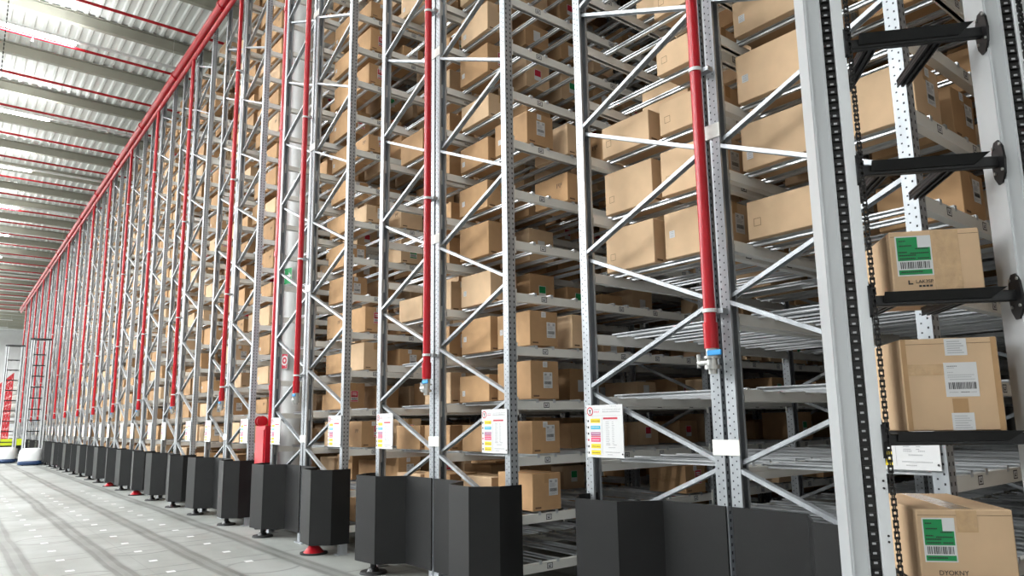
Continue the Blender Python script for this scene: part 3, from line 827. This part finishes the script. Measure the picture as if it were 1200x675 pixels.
def green_label(o, x0, z0, w, h):
    b = MB(); r = random.Random(5)
    front(b, x0, x0 + w, z0, z0 + h, 'paper')
    F = lambda a0, a1, b0, b1, m, k=1: front(b, x0 + w * a0, x0 + w * a1, z0 + h * b0, z0 + h * b1, m, .0004, .0008 + .0004 * (k - 1))
    F(.04, .96, .38, .70, 'green'); F(.04, .62, .70, .97, 'green'); F(.04, .96, .03, .15, 'green')
    x = .10
    while x < .92:
        wd = r.uniform(.012, .035); F(x, x + wd, .18, .35, 'ink'); x += wd + r.uniform(.012, .03)
    for a0, a1, b0 in ((.10, .30, .86), (.10, .45, .74), (.08, .30, .58), (.55, .88, .66), (.40, .92, .55), (.08, .55, .50), (.10, .5, .42), (.6, .9, .42), (.1, .7, .08)):
        x = a0
        while x < a1: F(x, x + .03, b0, b0 + .03, 'ink', 2); x += .04
    for i in range(5):
        for j in range(5):
            pass
    return b.build('shipping_label', o)
def lab_top(o, W, h, t):
    green_label(o, -W / 2 + .018, .058, W * .40, h * .66)
    strip_(t, -.012, .080, .0, h - .003, 'clear_tape', .0007)
    text(o, 'LAK3SP', .018, -W / 2 + .075, .030); 
    b = MB(); front(b, -W / 2 + .050, -W / 2 + .066, .026, .042, 'ink'); front(b, -W / 2 + .055, -W / 2 + .066, .031, .042, 'kraft_pale', .0012)
    for i in range(4): front(b, -W / 2 + .085 + .012 * i, -W / 2 + .094 + .012 * i, .016, .023, 'ink')
    b.build('printed_symbol', o)
def lab_mid(o, W, h, t):
    b = MB(); x0, x1, z0, z1 = -.022, .085, .118, .238; r = random.Random(9)
    front(b, x0, x1, z0, z1, 'paper')
    G = lambda a0, a1, b0, b1, m: front(b, x0 + (x1 - x0) * a0, x0 + (x1 - x0) * a1, z0 + (z1 - z0) * b0, z0 + (z1 - z0) * b1, m, .0004, .0008)
    x = .10
    while x < .92:
        wd = r.uniform(.012, .035); G(x, x + wd, .22, .42, 'ink'); x += wd + r.uniform(.012, .03)
    G(.72, .94, .74, .95, 'paper')
    for a0, a1, b0, m in ((.1, .4, .88, 'ink'), (.1, .3, .83, 'ink_soft'), (.1, .25, .70, 'ink_soft'), (.1, .9, .62, 'ink_soft'), (.1, .8, .56, 'ink_soft'), (.15, .9, .49, 'ink_soft'), (.1, .35, .12, 'ink_soft'), (.45, .7, .12, 'ink'), (.75, .92, .12, 'ink_soft')):
        x = a0
        while x < a1: G(x, x + .03, b0, b0 + .022, m); x += .045
    b.build('shipping_label', o)
    s = MB(); front(s, -.012, .060, h - .062, h - .002, 'paper')
    for i in range(6): front(s, -.004, .05 - .006 * (i % 3), h - .054 + .008 * i, h - .051 + .008 * i, 'ink_soft', .0004, .0008)
    s.build('paper_seal', o)
    s = MB(); front(s, -.012, .060, .002, .062, 'paper')
    for i in range(6): front(s, -.004, .05 - .006 * (i % 3), .010 + .008 * i, .012 + .008 * i, 'ink_soft', .0004, .0008)
    s.build('paper_seal', o)
    strip_(t, -W / 2 + .02, -.022, h * .60, h * .72, 'clear_tape'); strip_(t, -.005, .045, .062, .112, 'tape'); strip_(t, W / 2 - .022, W / 2 - .004, .0, h, 'tape'); strip_(t, -W / 2 + .004, -W / 2 + .02, .0, h, 'tape')
def lab_low(o, W, h, t):
    green_label(o, -W / 2 + .016, .078, W * .34, h * .58)
    strip_(t, -.025, .040, h - .075, h - .003, 'clear_tape'); strip_(t, -.025, .040, .0, .03, 'tape')
    text(o, 'DYOKNY', .022, -W / 2 + .055, .036); text(o, 'c ckn', .011, -W / 2 + .085, .022)
U2 = lambda v: v * D0 / 2.5
carried(U2(.790), U2(1.065), TRAYS[2] + .0025, .225, .52, lab_top, 'kraft carton with green label on the upper occupied tray of the near lift robot')
carried(U2(.788), U2(1.078), TRAYS[1] + .0025, .325, .52, lab_mid, 'tall kraft carton with white label on the middle occupied tray of the near robot')
carried(U2(.786), U2(1.062), TRAYS[0] + .0025, .252, .55, lab_low, 'kraft carton with green label on the lowest tray in view of the near robot')

# ------------------------------------------------------------------ column, hydrant cabinet, signs
PCX_, PCY_ = -11.49, 4.42
c = MB(); c.tube((0, 0, 0), (0, 0, 11.93), .205, 'white', 32); o = c.build('round_column'); o.location = (PCX_, PCY_, 0)
tag(o, 'round white column rising between the third and fourth racks', 'column')
c = MB(); c.tube((0, 0, 0), (0, 0, 11.0), .068, 'red', 18); o = c.build('hydrant_pipe'); o.location = (-11.50, 4.125, 0)
tag(o, 'upright red hydrant pipe beside the round white column', 'pipe')
cl = MB(); cl.tube((0, 0, -.04), (0, 0, .04), .080, 'red', 18); cl_me = cl.mesh('pipe_coupling')
for z in (2.2, 4.4, 6.6, 8.8): obj('pipe_coupling', cl_me, o, (0, 0, z))
t = empty('hose_cabinet', (-11.59, 4.03, 0)); tag(t, 'red fire hose cabinet in front of the round white column', 'cabinet')
b = MB(); b.bevel_box(-.14, .30, -.09, .015, .10, 1.60, .012, 'red'); b.box(-.10, -.04, -.06, .01, 0, .10, 'rubber'); b.box(.16, .22, -.06, .01, 0, .10, 'rubber'); b.build('body', t)
b = MB(); b.bevel_box(-.11, .27, -.102, -.09, .16, 1.54, .004, 'red'); d = b.build('door', t)
b = MB(); b.bevel_box(.15, .19, -.115, -.102, .86, .95, .004, 'black'); b.build('handle', d)
b = MB(); b.tube((-.12, -.03, 1.67), (-.02, -.03, 1.67), .06, 'red', 20); b.tube((-.13, -.03, 1.67), (-.12, -.03, 1.67), .085, 'red', 22); b.tube((-.02, -.03, 1.67), (-.01, -.03, 1.67), .085, 'red', 22); b.build('hose_reel', t)
def plaque(name, x, z, w, h, m, label, draw):
    # bolted to the column's face, towards the open hall
    n_ = Vector((.30, -1, 0)).normalized(); a = math.atan2(n_.x, -n_.y)
    o = empty(name, (PCX_ + n_.x * .219 + x * math.cos(a), PCY_ + n_.y * .219 + x * math.sin(a), z), a)
    b = MB(); b.bevel_box(-w / 2, w / 2, -.006, .0, -h / 2, h / 2, .0015, 'paper'); b.box(-w / 2 + .008, w / 2 - .008, -.0068, -.006, -h / 2 + .008, h / 2 - .008, m); b.build('board', o)
    p = MB(); draw(p, w, h); p.build('pictogram', o)
    return tag(o, label, 'sign', 'safety signs on the column')
def pr(p, x0, x1, z0, z1, m='paper'): p.box(x0, x1, -.0078, -.0068, z0, z1, m)
def d_exit(p, w, h):
    pr(p, -w * .42, -w * .05, -h * .38, h * .38); p.tube((-w * .22, -.0078, h * .22), (-w * .22, -.0088, h * .22), .022, 'green', 14)
    for a, c2 in (((-.24, .12), (-.20, -.12)), ((-.22, .10), (-.12, .02)), ((-.24, .10), (-.34, .02)), ((-.20, -.12), (-.12, -.32)), ((-.20, -.12), (-.32, -.28))):
        p.bar((w * a[0], -.0084, h * a[1]), (w * c2[0], -.0084, h * c2[1]), .001, .022, 'green', (0, 1, 0) if False else (.3, 0, 1))
    pr(p, w * .08, w * .28, -h * .07, h * .07); p.add([(w * .26, -.0078, -h * .22), (w * .44, -.0078, 0), (w * .26, -.0078, h * .22)], [(0, 1, 2)], 'paper')
def d_ext(p, w, h):
    pr(p, -w * .12, w * .12, -h * .36, h * .10); pr(p, -w * .07, w * .07, h * .12, h * .22); p.bar((-w * .02, -.0074, h * .24), (w * .28, -.0074, h * .16), .001, .012, 'paper', (.3, 0, 1)); p.bar((w * .26, -.0074, h * .16), (w * .26, -.0074, -h * .1), .001, .010, 'paper', (1, 0, 0)); pr(p, -w * .38, w * .38, -h * .44, -h * .39)
def d_hose(p, w, h):
    p.tube((0, -.0068, .0), (0, -.0076, .0), h * .30, 'paper', 24); p.tube((0, -.0076, .0), (0, -.0082, .0), h * .20, 'redlab', 24); p.tube((0, -.0082, .0), (0, -.0088, .0), h * .09, 'paper', 18); pr(p, w * .20, w * .28, -h * .40, 0)
plaque('exit_sign', .02, 4.02, .34, .28, 'green', 'green escape route sign with running figure on the white column', d_exit)
plaque('extinguisher_sign', -.09, 2.63, .15, .27, 'redlab', 'small red extinguisher sign on the white column, the left of two', d_ext)
plaque('hose_sign', .08, 2.63, .15, .27, 'redlab', 'small red hose sign on the white column, the right of two', d_hose)

# ------------------------------------------------------------------ far end: low red racks, lime conveyor, frame on the roof line
rp = MB(); rp.box(-.03, .03, -.03, .03, 0, 5.6, 'red'); RP = rp.mesh('upright')
sh = MB(); sh.box(-1.25, 1.25, 0, 2.9, -.04, .04, 'beam'); SH = sh.mesh('shelf')
rr_ = MB()
for z in range(6): rr_.bar((-1.25, 0, .3 + .86 * z), (1.25, 0, 1.1 + .86 * z), .03, .03, 'galv')
RB = rr_.mesh('lattice')
for i in range(8):
    t = empty('low_rack', (-63.6 - 3.2 * i, 3.7, 0)); tag(t, 'low red rack beyond the far end of the tall racks, %s in its row' % ORD[i + 1], 'storage rack', 'low red racks at the far end')
    for x in (-1.25, -.4, .4, 1.25):
        for y in (0, 2.9): obj('upright', RP, t, (x, y, 0))
    for z in range(9): obj('shelf', SH, t, (0, 0, .5 + .58 * z))
    obj('lattice', RB, t)
t = empty('conveyor', (-47.5, 2.9, 0)); tag(t, 'lime-striped conveyor line across the far end of the aisle', 'conveyor')
b = MB(); b.bevel_box(-.4, .4, -7, .6, .62, .78, .01, 'black'); b.build('belt_bed', t)
b = MB(); b.bevel_box(.40, .46, -7, .6, .78, 1.12, .01, 'lime'); o = b.build('side_rail', t); o['label'] = 'lime side rail'
lg = MB(); lg.box(-.36, .36, -.04, .04, 0, .62, 'white'); lgm = lg.mesh('leg')
for y in (-6.6, -4.3, -2.0, .3): obj('leg', lgm, t, (0, y, 0))

# ------------------------------------------------------------------ white floor markers on a 0.87 m grid
fm = MB(); fm.box(-.045, .045, -.045, .045, 0, .0012, 'paper'); FM = fm.mesh('floor_marker')
for i in range(16):
    for y in (1.29, 2.155, 3.015):
        tag(obj('floor_marker', FM, None, (-9.02 - .868 * i, y, .0002)), 'small white square marker stuck on the grey concrete floor', 'floor marker', 'floor markers in rows')
# hanging chain at the ceiling
b = MB(); z = 11.9; i = 0
while z > 9.6:
    b.box(-.012 if i % 2 else -.004, .012 if i % 2 else .004, -.004 if i % 2 else -.012, .004 if i % 2 else .012, z - .06, z, 'chain'); z -= .052; i += 1
o = b.build('hanging_chain'); o.location = (-18.9, .35, 0); tag(o, 'thin dark chain hanging from the ceiling beside the nearest light', 'chain')

# ------------------------------------------------------------------ light and camera
W = bpy.data.worlds.new('World'); S.world = W; W.use_nodes = True
bg = W.node_tree.nodes['Background']; bg.inputs['Color'].default_value = (.95, .98, 1.0, 1); bg.inputs['Strength'].default_value = .05
for i in range(-3, 12):
    for j, yc in enumerate((.26, -8.0, -16.0)):
        for up, e in ((0, (150, 540, 1150)[j]), (1, (48, 480, 380)[j])):  # up: added uplights without a fixture of their own, brightening the deck
            L = bpy.data.lights.new('tube_and_added_uplight', 'AREA'); L.shape = 'RECTANGLE'; L.size = .11; L.size_y = 3.0; L.energy = e * (.55 if i < -1 else 2.0 if i > 9 else 1); L.color = (.96, .985, 1)
            o = bpy.data.objects.new('tube_and_added_uplight', L); COL.objects.link(o); o.location = (-19.72 - 5.68 * i, yc, 11.16 if up else 11.02)
            if up: o.rotation_euler = (PI, 0, 0); o.location.x += .12
cam = bpy.data.cameras.new('camera'); co = bpy.data.objects.new('camera', cam); COL.objects.link(co)
rot = Matrix((RGT, UPV, -FWD)).transposed()
co.matrix_world = Matrix.Translation(CAM) @ rot.to_4x4()
cam.sensor_width = 36; cam.sensor_fit = 'HORIZONTAL'; cam.lens = FPX * 36 / 1200
cam.shift_x = (600 - PCX) / 1200; cam.shift_y = (PCY - 337.5) / 1200
cam.clip_start = .05; cam.clip_end = 300
S.camera = co
S.cycles.diffuse_bounces = 2
vs_ = S.view_settings
S.display_settings.display_device = 'sRGB'
vs_.view_transform = 'Standard'; vs_.look = 'None'; vs_.exposure = 0.5; vs_.gamma = 1.0; vs_.use_curve_mapping = False
